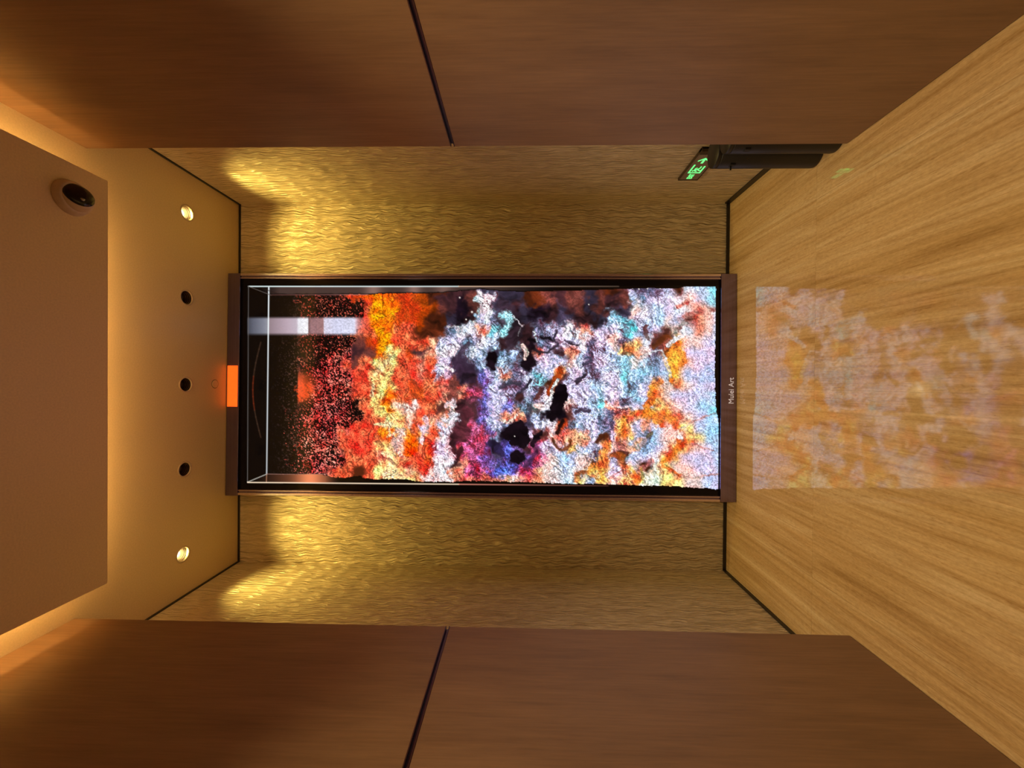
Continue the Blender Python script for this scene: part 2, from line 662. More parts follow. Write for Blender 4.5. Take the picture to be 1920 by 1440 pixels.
ROWS = [
    ".,,,,rROAO" "rrobbDDDBB" "BBbbdDddBd" "bdBBGLbWCCC",
    ".,,,,,rOAO" "rrobDDKdWB" "BBbbdDddBd" "DdLGLCWpCCC",
    ".,,,,,,RAA" "rroodDKdWB" "BDBKDBDdBd" "DBpWCLWpPpC",
    ".,,,,,,RAO" "rrobbBKDLG" "CKBKDBBDDB" "CTLCCpLdPpC",
    ".,,,,,RRAO" "RRbbbGWWPT" "CDDGLLWPLL" "LTCGLdpWPpC",
    ".,,,,,drAA" "RRRPLLLGWC" "DDDGGLLWGL" "pGPWdbqppLC",
    "..,,;:DdAY" "RrDPWWGWLB" "GLKPLDPCGL" "LqPpGqqLLLC",
    ".,,:;RdRYY" "RRPRLBBGCB" "CGKLLLpCGL" "CCpCGLqpLLL",
    ".,:;;;RRYY" "RRPRLBKBVC" "PGCTLqLLGC" "CTCCGCqLLLL",
    ".r;;;;RRYq" "RrRRPdBDVL" "GGCTbDLLCC" "LCGLqpqpLLL",
    ".r;;;;RRYO" "RrrRPdPMVL" "LGCGWKLLLC" "LCCLqpLLLCC",
    ".,:;::,RqO" "PpRRdPDDVL" "VGGpWKpLCT" "PGLLqqpLCCT",
    ",:;;:,,RqY" "YPRPPWDDVL" "PPBLKKdLLC" "GPqPqqqpLCC",
    ",:;:;;RRRy" "YPLRLDdMVL" "GKBLWrGLLG" "GqLPLppqLCC",
    ",:;;;RRRqO" "pOPRWDdMMG" "KKLdpPPPLb" "LqLGCppqYCC",
    ",:;;;RRRqY" "pORRLDMMVK" "UVDMLLqLLq" "pdPGLpqqpLC",
    ",::;:RRRPy" "qRRRWDPMVB" "UKVMpCLpGq" "LbLLWqqLLLC",
    ",::;RRbRYy" "YPRpWPPMMU" "UUMPpLWpbq" "LqpbEYppLLC",
    ",::;RRbRYy" "yYpWWPPPPP" "PpPPpWWqLq" "pYqEEYYppLL",
    ",::;RRbRYy" "yYpWWPPPPP" "PpPPpWWqLq" "pYqEEYYppLL"]
assert all(len(r) == 41 for r in ROWS), [len(r) for r in ROWS]


def screen_colours(u, v):
    """picture content; u grows downwards along the screen, v from right to left, in 2.9 mm units"""
    n_c = np.array([[PAL[c][0] for c in r] for r in ROWS], float)
    n_k = np.array([[PAL[c][1] for c in r] for r in ROWS], float)
    w1 = (fbm(u / 26, v / 26, 4, 1) - .5) * 34
    w2 = (fbm(u / 26, v / 26, 4, 9) - .5) * 34
    # flowing directions: finer fibres
    w1 += (fbm(u / 8, v / 8, 3, 3) - .5) * 15
    w2 += (fbm(u / 8, v / 8, 3, 5) - .5) * 15
    calm = np.clip((u - 1180) / 100, 0, 1)
    w1 *= 1 - .55 * calm
    w2 *= 1 - .55 * calm
    gi = np.clip((u + w1 - 550) / 20, 0, 39.999)
    gj = np.clip((v + w2 - 540) / 20, 0, 18.999)
    i0 = gi.astype(int)
    j0 = gj.astype(int)
    fi = gi - i0
    fj = gj - j0
    for _ in range(2):
        fi = np.where((_ == 1) & (u > 1230), fi, fi * fi * (3 - 2 * fi))
        fj = np.where((_ == 1) & (u > 1230), fj, fj * fj * (3 - 2 * fj))

    def bl(A):
        s = (lambda q: q[..., None]) if A.ndim == 3 else (lambda q: q)
        return (A[j0, i0] * s(1 - fi) + A[j0, i0 + 1] * s(fi)) * s(1 - fj) + (A[j0 + 1, i0] * s(1 - fi) + A[j0 + 1, i0 + 1] * s(fi)) * s(fj)
    c = bl(n_c)
    k = bl(n_k)

    def stroke(pts, width, col, soft=1.5, alpha=1.0, wob=2.5, kk=None, filled=False):
        nonlocal c, k
        wob = max(wob, 2.0)
        P = np.array(pts, float)
        m = 12 + width
        sel = (u > P[:, 0].min() - m) & (u < P[:, 0].max() + m) & (v > P[:, 1].min() - m) & (v < P[:, 1].max() + m)
        uu = u[sel] + (fbm(u[sel] / 7, v[sel] / 7, 4, 21) - .5) * 4.2 * wob
        vv = v[sel] + (fbm(u[sel] / 7, v[sel] / 7, 4, 27) - .5) * 4.2 * wob
        d = np.full(uu.shape, 1e9)
        seg = list(zip(P[:-1], P[1:])) + ([(P[-1], P[0])] if filled else [])
        ins = np.zeros(uu.shape, bool)
        for a, b in seg:
            ab = b - a
            t = np.clip(((uu - a[0]) * ab[0] + (vv - a[1]) * ab[1]) / max(1e-6, ab @ ab), 0, 1)
            d = np.minimum(d, np.hypot(uu - a[0] - t * ab[0], vv - a[1] - t * ab[1]))
            if filled:
                cr = ((a[1] > vv) != (b[1] > vv)) & (uu < (b[0] - a[0]) * (vv - a[1]) / (b[1] - a[1] + 1e-9) + a[0])
                ins ^= cr
        if filled:
            d = np.where(ins, 0, d)
        al = np.clip(1 - (d - width / 2) / soft, 0, 1) * alpha
        cc = c[sel]
        c[sel] = cc * (1 - al[:, None]) + np.array(col, float) * al[:, None]
        if kk is not None:
            k2 = k[sel]
            k[sel] = k2 * (1 - al) + kk * al

    S = stroke
    BK = (17, 9, 15)
    # dark clefts
    S([(1052, 722), (1061, 724), (1062, 750), (1050, 768), (1038, 790), (1028, 782), (1036, 762), (1038, 735)], 2, BK, 2, 1, 3, 1, True)
    S([(1050, 690), (1055, 700), (1042, 722), (1034, 742), (1028, 738), (1036, 712)], 2, (150, 58, 18), 2, 1, 2, 1, True)
    S([(948, 808), (962, 792), (978, 790), (990, 806), (992, 828), (980, 840), (960, 832), (942, 812)], 2, BK, 2, 1, 3, 1, True)
    S([(958, 850), (968, 845), (982, 850), (983, 862), (972, 868), (958, 862)], 2, BK, 2, 1, 1.5, 1, True)
    S([(996, 835), (1002, 818), (1014, 808), (1010, 822), (1000, 838)], 3, BK, 2, .95, 2, 1, True)
    S([(921, 832), (932, 838), (940, 850)], 10, (30, 22, 44), 4, .9, 3, 1)
    S([(985, 876), (1000, 858), (1008, 838)], 5, (60, 30, 60), 4, .8, 2, 1)
    S([(920, 662), (928, 668), (926, 690), (914, 686), (916, 672)], 5, BK, 3, 1, 2, 1, True)
    S([(853, 668), (872, 672), (884, 690), (888, 712), (868, 718), (856, 700)], 3, (40, 26, 40), 6, .85, 5, 1, True)
    S([(862, 662), (878, 645)], 5, (50, 36, 50), 3, .8, 2, 1)
    S([(855, 760), (872, 762), (884, 775), (866, 790), (846, 806), (842, 824), (862, 828), (880, 812)], 4, (70, 30, 38), 5, .9, 4, 1, True)
    S([(844, 836), (856, 860), (866, 840)], 7, (86, 34, 40), 3, .9, 3, 1)
    S([(1015, 634), (1030, 632), (1036, 638)], 3, BK, 2.5, .9, 2, 1)
    S([(1058, 640), (1072, 643), (1084, 646)], 2, BK, 2, .85, 2.5, 1)
    S([(1042, 620), (1040, 640), (1048, 645)], 3, (40, 28, 40), 2, .9, 2, 1)
    S([(1003, 656), (1010, 662), (1030, 658), (1046, 648)], 3, (30, 22, 30), 2.5, .9, 2, 1)
    S([(998, 640), (992, 672), (1002, 680), (988, 690), (978, 680)], 8, BK, 4, .95, 4, 1)
    S([(1108, 662), (1110, 676), (1096, 684)], 5, (52, 50, 68), 4, .75, 3, .8)
    S([(1082, 716), (1096, 704)], 5, (45, 32, 44), 3, .85, 2, 1)
    S([(1078, 774), (1088, 768), (1104, 770)], 4, (48, 36, 52), 2.5, .9, 1.5, 1)
    S([(1056, 790), (1046, 808), (1044, 812)], 6, (28, 12, 10), 3, 1, 2, 1)
    S([(1036, 826), (1048, 842), (1064, 842), (1070, 828)], 4, (95, 38, 12), 3, .85, 2, 1)
    S([(1118, 830), (1126, 820), (1134, 814)], 6, (62, 26, 10), 3, .9, 2, 1)
    S([(1078, 892), (1098, 882), (1110, 862)], 4, (120, 52, 20), 3, .8, 2, 1)
    S([(970, 742), (990, 722), (994, 710)], 3, (34, 26, 36), 2, .9, 1.5, 1)
    S([(972, 748), (978, 743)], 8, (50, 22, 20), 3, .9, 2, 1)
    S([(1004, 748), (1012, 738), (1014, 730)], 5, (70, 30, 26), 3, .9, 2, 1)
    S([(940, 728), (955, 716), (975, 720)], 4, (50, 46, 60), 3, .6, 2, .8)
    S([(992, 762), (1006, 772)], 8, (44, 40, 50), 4, .7, 3, .9)
    S([(940, 560), (936, 600), (950, 630), (955, 650), (970, 640), (975, 610), (968, 590)], 3, (46, 32, 42), 8, .85, 5, 1, True)
    S([(1212, 612), (1210, 625), (1214, 634)], 5, (92, 62, 62), 2, .9, 1, 1)
    S([(1226, 650), (1236, 640), (1250, 632)], 8, (96, 44, 20), 3, .9, 2, 1)
    S([(1240, 652), (1252, 640)], 6, (170, 90, 80), 4, .7, 2, 1)
    S([(1262, 632), (1272, 615), (1280, 608)], 5, (130, 88, 86), 2.5, .9, 1.5, 1)
    S([(1170, 648), (1171, 666)], 3, (60, 36, 30), 2, .9, 1.5, 1)
    S([(1216, 680), (1220, 700)], 4, (92, 92, 112), 2.5, .8, 1.5, 1)
    S([(1202, 708), (1204, 716)], 6, (98, 98, 122), 2.5, .85, 1, 1)
    S([(1252, 655), (1244, 662), (1248, 668)], 4, (130, 58, 16), 2, .85, 1.5, 1)
    S([(1178, 660), (1196, 645)], 9, (240, 138, 72), 6, .6, 2)
    S([(1270, 575), (1290, 566)], 4, (208, 122, 92), 3, .7, 2)
    S([(1282, 594), (1300, 586), (1325, 582), (1342, 578)], 5, (192, 120, 110), 3.5, .75, 1.5)
    S([(1272, 600), (1284, 608), (1300, 606)], 5, (170, 120, 122), 4, .6, 2)
    # orange floor of the folds near the lower end
    S([(1253, 662), (1266, 644), (1272, 640), (1278, 655), (1284, 676), (1270, 690), (1262, 716), (1256, 706), (1252, 680)], 2, (246, 142, 48), 4, .95, 3, .9, True)
    S([(1220, 724), (1238, 716)], 7, (232, 118, 52), 3, .85, 2, 1)
    S([(1224, 728), (1222, 745), (1214, 762), (1212, 775)], 8, (226, 108, 32), 5, .9, 3, 1)
    S([(1212, 776), (1228, 782), (1238, 792)], 14, (226, 112, 38), 5, .9, 3, 1)
    S([(1246, 776), (1258, 785), (1270, 798), (1276, 802)], 8, (238, 136, 40), 7, .75, 3, .9)
    S([(1182, 778), (1198, 772)], 6, (224, 118, 52), 4, .8, 2, 1)
    S([(1172, 782), (1166, 806), (1170, 815)], 7, (226, 120, 40), 5, .85, 2, .9)
    S([(1150, 852), (1166, 856)], 8, (168, 80, 30), 4, .9, 2, 1)
    S([(1160, 838), (1182, 842)], 6, (212, 120, 108), 5, .7, 2)
    S([(1274, 824), (1278, 832), (1266, 846), (1252, 858), (1244, 864)], 8, (214, 98, 34), 3.5, .95, 2, 1)
    S([(1278, 826), (1298, 828)], 4, (226, 130, 60), 3, .85, 1.5, 1)
    S([(1243, 872), (1258, 880), (1276, 893)], 3.5, (206, 112, 48), 2.5, .85, 1, 1)
    S([(1222, 864), (1212, 874), (1200, 880)], 6, (176, 102, 92), 3, .85, 1.5, 1)
    S([(1190, 890), (1196, 900)], 12, (224, 122, 40), 5, .85, 3, .9)
    S([(1203, 880), (1206, 905)], 3, (150, 120, 60), 2, .8, 1, 1)
    S([(1100, 880), (1120, 872), (1130, 850), (1140, 830), (1128, 900)], 3, (238, 134, 52), 6, .75, 4, .9, True)
    S([(1214, 818), (1222, 812)], 3.5, (88, 80, 60), 1.5, .9, .8, 1)
    S([(1196, 838), (1206, 830), (1210, 824)], 5, (188, 140, 146), 3, .8, 1.5, 1)
    # shadow lines of the drapery at the lower end
    for ln_ in ([(1276, 806), (1296, 792), (1318, 781), (1343, 776)], [(1296, 832), (1314, 838), (1338, 844)], [(1276, 893), (1300, 896), (1350, 888)],
                [(1142, 896), (1164, 884)]):
        S(ln_, 1.6, (190, 128, 120), 1.6, .8, .6, 1)
    S([(1335, 770), (1346, 772)], 8, (120, 214, 230), 8, .6, 2)
    S([(1340, 545), (1342, 560)], 16, (140, 222, 232), 12, .6, 2)
    S([(1184, 606), (1188, 616)], 9, (70, 205, 200), 6, .85, 2)
    # bright crests
    WH = (250, 246, 250)
    S([(1045, 712), (1036, 730), (1034, 745)], 4, (216, 240, 242), 2, .9, 1, .97)
    S([(893, 560), (902, 562), (912, 572), (918, 582), (912, 600)], 9, (222, 236, 246), 3, .9, 2.5, .9)
    S([(942, 592), (952, 590), (956, 600), (950, 616), (944, 626)], 9, (175, 225, 240), 5, .9, 2, .85)
    S([(962, 594), (972, 604), (980, 610)], 2.0, WH, 1.5, .6, 2.5)
    S([(970, 628), (975, 614)], 1.0, (160, 145, 150), 1, .5, 2)
    S([(1000, 620), (1006, 640)], 2, (226, 232, 240), 1.2, .8, 1)
    S([(981, 648), (988, 662), (984, 672)], 5, (246, 190, 180), 2, .85, 1.5)
    S([(941, 787), (952, 792), (962, 786), (968, 776)], 4, (248, 214, 196), 1.5, .9, 2, 1)
    S([(798, 782), (800, 798), (792, 815), (789, 830)], 5, (240, 186, 196), 2.5, .9, 1.5, .9)
    S([(838, 760), (850, 752), (846, 790), (840, 820), (838, 842), (850, 858), (838, 868), (820, 876)], 6, (244, 214, 226), 4, .75, 3, .9)
    S([(742, 760), (762, 762), (768, 778), (770, 800)], 6, (248, 206, 186), 3, .7, 2, .95)
    S([(800, 898), (842, 900), (815, 882), (842, 868)], 8, (250, 238, 246), 4, .8, 3, .95)
    S([(840, 614), (856, 611), (870, 616)], 3, (214, 208, 216), 1.5, .8, 2, .8)
    S([(820, 684), (838, 690), (850, 696)], 5, (226, 232, 244), 2.5, .85, 2, .9)
    S([(704, 796), (710, 794), (728, 796), (732, 812), (726, 820)], 3, (254, 226, 170), 2, .85, 1.5, .95)
    S([(716, 806), (722, 816), (712, 810)], 8, (248, 132, 22), 3, .9, 1, 1)
    S([(700, 722), (698, 742)], 5, (250, 224, 168), 3, .8, 2, .9)
    S([(734, 668), (722, 684), (706, 700)], 6, (250, 206, 150), 4, .7, 3, .9)
    S([(770, 830), (776, 840), (768, 846)], 13, (246, 82, 6), 5, .95, 2, 1)
    S([(778, 800), (784, 815)], 8, (238, 72, 20), 5, .8, 2, 1)
    S([(800, 835), (806, 850), (800, 868)], 8, (236, 76, 26), 5, .75, 3, 1)
    S([(1200, 668), (1238, 656), (1248, 672), (1254, 690), (1258, 706)], 2, WH, 1.5, .7, 1)
    S([(1252, 648), (1266, 636), (1280, 628), (1282, 614)], 5, (240, 240, 248), 2.5, .85, 1.5, .95)
    S([(1272, 816), (1278, 822)], 4, WH, 2, .9, 1)
    S([(1160, 720), (1140, 760), (1165, 764), (1205, 765)], 2, (250, 240, 246), 2, .6, 1.5)
    S([(1112, 850), (1110, 862), (1098, 880), (1072, 880), (1062, 900)], 2, (250, 240, 240), 1.6, .65, 1.5)

    # --- crumpled, overlapping folds of the foam: sawtooth steps across a warped height field
    lum = c.mean(-1)
    foam = np.clip((lum - 62) / 50, 0, 1)
    lower = np.clip((u - 1170) / 110, 0, 1)
    qx = (fbm(u / 30, v / 30, 4, 41) - .5) * 46
    qy = (fbm(u / 30, v / 30, 4, 43) - .5) * 46
    hgt = fbm((u + qx) / 38, (v + qy) / 38, 5, 51, .52)
    saw = (hgt * 9.0) % 1.0
    hgt2 = fbm((u + qy) / 17, (v + qx) / 17, 4, 57, .5)
    saw2 = (hgt2 * 6.0) % 1.0
    gate = np.clip((fbm(u / 22, v / 22, 2, 63) - .44) / .10, 0, 1)
    gate2 = np.clip((fbm(u / 16, v / 16, 2, 65) - .46) / .10, 0, 1)
    st = 1 - .62 * lower

    def puffs(a, b):
        ax = a + (fbm(a / 24, b / 24, 3, 101) - .5) * 40
        bx = b + (fbm(a / 24, b / 24, 3, 103) - .5) * 40
        return (np.abs(2 * vnoise(ax / 21, bx / 21, 107) - 1) ** .7 * 9 + np.abs(2 * vnoise(ax / 10, bx / 10, 109) - 1) ** .7 * 4.5
                + np.abs(2 * vnoise(ax / 4.6, bx / 4.6, 111) - 1) * 1.6)
    p0 = puffs(u, v)
    emb = (puffs(u + 1.6, v + .2) - p0) * .9 + (puffs(u - .2, v - 1.6) - p0) * .55
    emb = np.clip(emb, -1.6, 1.6) / 1.6
    sh = 1.0 + st * (.14 * (saw - .5) + .10 * (saw2 - .5) + .34 * emb) - st * .30 * np.clip(1.6 - p0 / 2.2, 0, 1)
    cleft = np.clip(1 - saw / .13, 0, 1) * gate * (1 - .85 * lower)
    cleft2 = np.clip(1 - saw2 / .10, 0, 1) * gate2 * (1 - .85 * lower)
    rim = np.clip((saw - .86) / .10, 0, 1) * gate * st
    sh = sh * (1 - .62 * cleft) * (1 - .42 * cleft2) + .14 * rim
    c = c * (1 + (sh - 1) * foam)[..., None]
    # pearly tint drift
    t1 = (fbm(u / 34, v / 34, 3, 81) - .5)[..., None]
    t2 = (fbm(u / 12, v / 12, 3, 85) - .5)[..., None]
    white = np.clip((c.min(-1) - 110) / 60, 0, 1)[..., None]
    c = c + white * (t1 * np.array((-90, 10, 30)) + t2 * np.array((50, -6, -20)))
    red = foam[..., None] * (1 - white)
    c = c * (1 + red * (t2 * np.array((.3, 1.5, 1.5)) + t1 * np.array((.1, .9, .6))))
    # cooler dark mist streaks in the shadowy parts
    drk = (1 - foam) * (u > 780)
    c = c * (1 + (drk * (fbm((u + qx) / 26, (v + qy) / 12, 4, 91) - .5) * 1.7)[..., None])

    # beads: bright grains over darker gaps
    gr = vnoise(u / 1.75, v / 1.75, 5) * .62 + vnoise(u / 1.1, v / 1.1, 8) * .38
    lo = 1 - k
    part = np.clip((.66 - k) / .2, 0, 1)
    thr = np.where(part > .5, .5 + .40 * (.5 - k), .26 + lo * .35)
    g = np.clip((gr - thr) / np.where(part > .5, .12, .26), 0, 1)
    lum = c.mean(-1)
    foam2 = np.clip((lum - 40) / 60, 0, 1)
    gapf = np.where(part > .5, .10, 1 - (.34 + .10 * (k < .8)) * foam2)
    c = c * (gapf + (1 - gapf) * g)[..., None]
    c = c * (1.04 + .12 * foam2 * (gr - .45))[..., None]

    # stray sparks
    for (pu, pv, r_) in ((862, 558, 1.6), (885, 585, 2), (874, 599, 1.5), (965, 818, 1.2), (1104, 571, 1.2), (1186, 540, 1.5), (1214, 541, 1.3), (976, 538, 2.5), (979, 541, 2),
                         (1198, 542, 1.3), (1238, 541, 1.3), (897, 594, 1.5), (903, 596, 1.5), (888, 603, 1.5)):
        d = np.hypot(u - pu, v - pv)
        a = np.clip(1.4 - d / r_, 0, 1)[..., None]
        c = c * (1 - a) + np.array((245, 235, 225)) * a

    # --- outline of the foam inside the drawn box
    tu = np.array([440, 690, 740, 780, 830, 870, 900, 940, 980, 1060, 1120, 1180, 1230, 1272, 1282, 1400], float)
    tv = np.array([553, 552, 550, 550, 549, 545, 542, 546, 547, 545, 544, 541, 540, 541, 537.5, 537.5], float)
    bu = np.array([440, 600, 612, 640, 675, 682, 700, 760, 790, 850, 870, 940, 1040, 1140, 1200, 1240, 1300, 1345, 1400], float)
    bv = np.array([889, 889, 893, 896, 892, 896, 898, 898, 903, 903, 901, 902.5, 906, 908, 910, 910.5, 914, 917, 918], float)
    top = np.interp(u, tu, tv) + (fbm(u / 9, v * 0, 3, 71) - .5) * 2.4
    bot = np.interp(u, bu, bv) + (fbm(u / 4, v * 0, 3, 73) - .5) * 3.5
    rv = np.array([500, 700, 740, 770, 790, 820, 832, 842, 850, 872, 895, 920, 960], float)
    ru = np.array([1343, 1340, 1341, 1343, 1347, 1354, 1353, 1349, 1352, 1356, 1352, 1349, 1349], float)
    rgt = np.interp(v, rv, ru) + (fbm(v / 4, u * 0, 2, 75) - .5) * 2
    inside = (v > top) & (v < bot) & (u < rgt)
    out = np.empty_like(c)
    out[:] = (13, 7, 4)
    bezel_ = (v < 536.5) | (v > 905.5 + (u - 540) * .0075)
    # drawn side walls of the box
    fa = np.clip((u - 485) / 40, 0, 1) * np.clip((1060 - u) / 160, 0, 1)
    lite = 1 + .9 * np.exp(-((u - 700) / 16) ** 2) + .9 * np.exp(-((u - 776) / 14) ** 2) + .6 * np.exp(-((u - 832) / 16) ** 2)
    ts = (v >= 537) & (v <= top)
    wall = np.array((66, 50, 46)) * (fa * lite * np.clip((top - v) / 3, 0, 1))[..., None]
    out[ts] = np.maximum(out, wall)[ts]
    bs = (v >= bot) & ~bezel_
    fb = np.clip((u - 468) / 90, 0, 1) * np.clip((640 - u) / 30, 0, 1)
    lb = .55 + .55 * np.exp(-((u - 582) / 24) ** 2)
    wallb = np.array((205, 118, 78)) * (fb * lb)[..., None]
    dl = (v - 889) - (505 - u) * .40
    bs2 = bs & (dl > 0)
    out[bs2] = np.maximum(out, wallb)[bs2]
    c = np.where(inside[..., None], c, out)
    # far end: speckles thin out before the inner line of the box
    fade = np.clip((u - 503) / 60, 0, 1)
    sp = (vnoise(u / 1.8, v / 1.8, 13) > .86 - .10 * fade) & (u > 503) & (u < 600) & (v > top) & (v < 888)
    dim = np.clip((u - 495) / 130, .1, .8) * np.where(v > 640, 1, .55)
    base_dark = (u < 520 + 70 * vnoise(u / 2.4, v / 2.4, 19)) & inside & (u < 600)
    c = np.where(base_dark[..., None], np.array((16, 9, 5)), c)
    c = np.where((sp & (u < 560))[..., None], np.array((150, 95, 80)) * dim[..., None] + 8, c)
    c = np.where((inside & (u < 503))[..., None], np.array((12, 7, 5)), c)
    # orange reflection in the glass, painted in, and grey slab
    a = np.clip((u - 557.5) / 2, 0, 1) * np.clip((604 - u) / 40, 0, 1) * np.exp(-((v - 727) / 27) ** 4)
    c = c * (1 - a[..., None] * .85) + np.array((226, 76, 34)) * a[..., None] * .85
    a = np.clip((u - 557.5) / 2, 0, 1) * np.clip((575 - u) / 14, 0, 1) * np.clip(1 - np.abs(v - 722) / 75, 0, 1) * .35
    c = c + np.array((60, 44, 46)) * a[..., None]
    # pale shaft crossing the dark box
    bw = np.clip((v - 593) / 5, 0, 1) * np.clip((630 - v) / 6, 0, 1) * np.clip((u - 463) / 1.5, 0, 1)
    bu_ = np.array([463, 475, 495, 502, 505, 540, 556, 560, 577, 579, 583, 606, 608, 630, 664, 672, 690, 700], float)
    cols = np.array([(66, 68, 78), (96, 98, 112), (130, 132, 146), (150, 150, 160), (150, 130, 138), (190, 168, 182), (196, 182, 196), (236, 236, 244), (240, 240, 246),
                     (110, 84, 90), (150, 112, 118), (165, 122, 122), (222, 216, 236), (214, 214, 240), (220, 220, 242), (232, 160, 160), (226, 110, 90), (226, 110, 60)], float)
    bc = np.stack([np.interp(u, bu_, cols[:, q]) for q in range(3)], -1)
    bc *= (.92 + .22 * (vnoise(u / 2.2, v / 1.6, 33) - .5) * np.clip((u - 550) / 20, .1, 1))[..., None]
    al = np.interp(u, [463, 480, 560, 668, 686, 696], [1, 1, 1, 1, .35, 0]) * bw
    al = np.where((u > 668) & (v > 616), al * .6, al)
    c = c * (1 - al[..., None]) + bc * al[..., None]

    # lines of the box
    def line(p, q, w_, col, a_=1.0, a2=None):
        nonlocal c
        p = np.array(p, float)
        q = np.array(q, float)
        ab = q - p
        t = np.clip(((u - p[0]) * ab[0] + (v - p[1]) * ab[1]) / (ab @ ab), 0, 1)
        d = np.hypot(u - p[0] - t * ab[0], v - p[1] - t * ab[1])
        aa = a_ + ((a2 if a2 is not None else a_) - a_) * t
        al = np.clip(1.25 - d / w_, 0, 1) * aa
        c = c * (1 - al[..., None]) + np.array(col, float) * al[..., None]
    line((466, 537), (860, 537), 1.3, (228, 246, 246), 1, .9)
    line((860, 537), (1160, 537), 1.2, (236, 200, 170), .9, .3)
    line((466, 537), (464, 904), 1.0, (96, 92, 90), .8, .9)
    line((504, 539), (500, 889), 1.5, (232, 240, 244), 1, .8)
    line((500, 889), (499.5, 904), 1.2, (170, 120, 90), .8)
    line((466, 537), (508, 553.5), .8, (100, 90, 85), .8)
    line((492, 541), (530, 553.5), .8, (40, 25, 20), .8)
    line((508, 553), (690, 552.5), 1.0, (160, 104, 100), .45, .9)
    line((464, 904), (500, 889), 1.0, (190, 186, 176), .9)
    line((500, 889), (612, 889), .8, (150, 110, 100), .8)
    line((464, 904.5), (860, 908), 1.3, (250, 226, 196), 1, .95)
    line((860, 908), (1140, 911), 1.2, (240, 150, 130), .9, .25)
    for k_ in range(14):
        t0, t1 = k_ / 14, (k_ + 1) / 14
        arc = lambda t: (489 - 15 * math.sin(math.pi * t), 642 + 178 * t)
        line(arc(t0), arc(t1), 1.6, (74, 50, 36) if not .3 < t0 < .7 else (130, 44, 20), .6)
    # outside the drawn box the panel is unlit
    dark = (u < 463.0) | (v < 535.6) | (v > 906.5 + (u - 540) * .0105) & ~inside
    c = np.where(dark[..., None], np.array((6, 3, 2)), c)
    return np.clip(c, 0, 255)


def project(x, y, z):
    """plane point -> picture units of the film (the screen is a plane, so this is a fixed plane-to-plane map)"""
    X = x
    Y = y
    Z = z - CAM_Z
    d = X * FW.x + Y * FW.y + Z * FW.z
    return 960 - F * (X * U2.x + Y * U2.y + Z * U2.z) / d, 720 - F * (X * R2.x + Y * R2.y + Z * R2.z) / d


def build_screen():
    SX0, SX1, SZ0, SZ1 = XS0 + .004, XS1 - .004, ZS0 + .004, ZS1 - .004
    st = .0034
    nx = int((SX1 - SX0) / st) + 1
    nz = int((SZ1 - SZ0) / st) + 1
    gx, gz = np.meshgrid(np.linspace(SX0, SX1, nx), np.linspace(SZ0, SZ1, nz))
    ly = .011
    a = .013
    wx = gx * math.cos(a) - ly * math.sin(a)
    wy = DY + gx * math.sin(a) + ly * math.cos(a)
    u, v = project(wx, wy, gz)
    c = screen_colours(u, v) / 255.0
    cl = np.where(c <= .04045, c / 12.92, ((c + .055) / 1.055) ** 2.4)
    me = bpy.data.meshes.new('screen')
    co = np.stack([gx, np.full_like(gx, ly), gz], -1).reshape(-1, 3)
    idx = np.arange(nx * nz).reshape(nz, nx)
    q = np.stack([idx[:-1, :-1], idx[:-1, 1:], idx[1:, 1:], idx[1:, :-1]], -1).reshape(-1, 4)
    me.vertices.add(len(co))
    me.vertices.foreach_set('co', co.ravel())
    me.loops.add(q.size)
    me.loops.foreach_set('vertex_index', q.ravel())
    me.polygons.add(len(q))
    me.polygons.foreach_set('loop_start', np.arange(0, q.size, 4))
    me.polygons.foreach_set('loop_total', np.full(len(q), 4))
    me.update(calc_edges=True)
    at = me.color_attributes.new('picture', 'FLOAT_COLOR', 'POINT')
    rgba = np.ones((len(co), 4))
    rgba[:, :3] = cl.reshape(-1, 3)
    at.data.foreach_set('color', rgba.ravel())
    t = NT('glowing_screen')
    an = t.n('ShaderNodeAttribute', attribute_name='picture')
    t.base((.001, .001, .001))
    t.set(Roughness=.12, IOR=1.25)
    t.l(an.outputs['Color'], t.p.inputs['Emission Color'])
    t.p.inputs['Emission Strength'].default_value = SCREEN_STRENGTH
    o = link('screen', me, t.m, disp)
    tag(o, 'lit screen with red grains, orange clouds and white foam')


build_screen()

# ------------------------------------------------------------------ low exit sign on the right alcove wall
M_SIGN = simple('smoked_sign_plate', (.24, .19, .15), .25)
M_SIGNEDGE = simple('bronze_sign_edge', (.07, .045, .02), .35, .5)
M_GREEN = simple('glowing_green', (.1, .8, .25), .5, 0, (.16, 1.0, .26), 1.15)
sg = empty('exit_sign', (XR, 1.83, .348))
tag(sg, 'low wall sign with green EXIT lettering beside the black canisters', 'sign')
# sign frame: local s runs from the far end towards the camera; world y = 1.958 - s
box('sign_plate', (-.010, -.001, -.130, .128, -.046, .046), M_SIGN, sg, .002)
bm = bmesh.new()
for b in ((-.012, 0, -.130, .128, .0445, .0475), (-.012, 0, -.130, .128, -.0475, -.0445), (-.012, 0, .1265, .130, -.0475, .0475)):
    add_box(bm, *b)
obj('sign_rim', bm, M_SIGNEDGE, sg)
box('end_cap', (-.020, 0, -.130, -.102, -.0475, .0475), M_SIGNEDGE, sg, .002)


def sign_poly(bm, pts, depth=.0008, x0=-.0102):
    """pts in (s, t): s rightwards as read, t up"""
    a = [bm.verts.new((x0, .118 - s, t)) for s, t in pts]
    b = [bm.verts.new((x0 - depth, .118 - s, t)) for s, t in pts]
    bm.faces.new(b)
    n = len(pts)
    for k in range(n):
        bm.faces.new((a[k], a[(k + 1) % n], b[(k + 1) % n], b[k]))


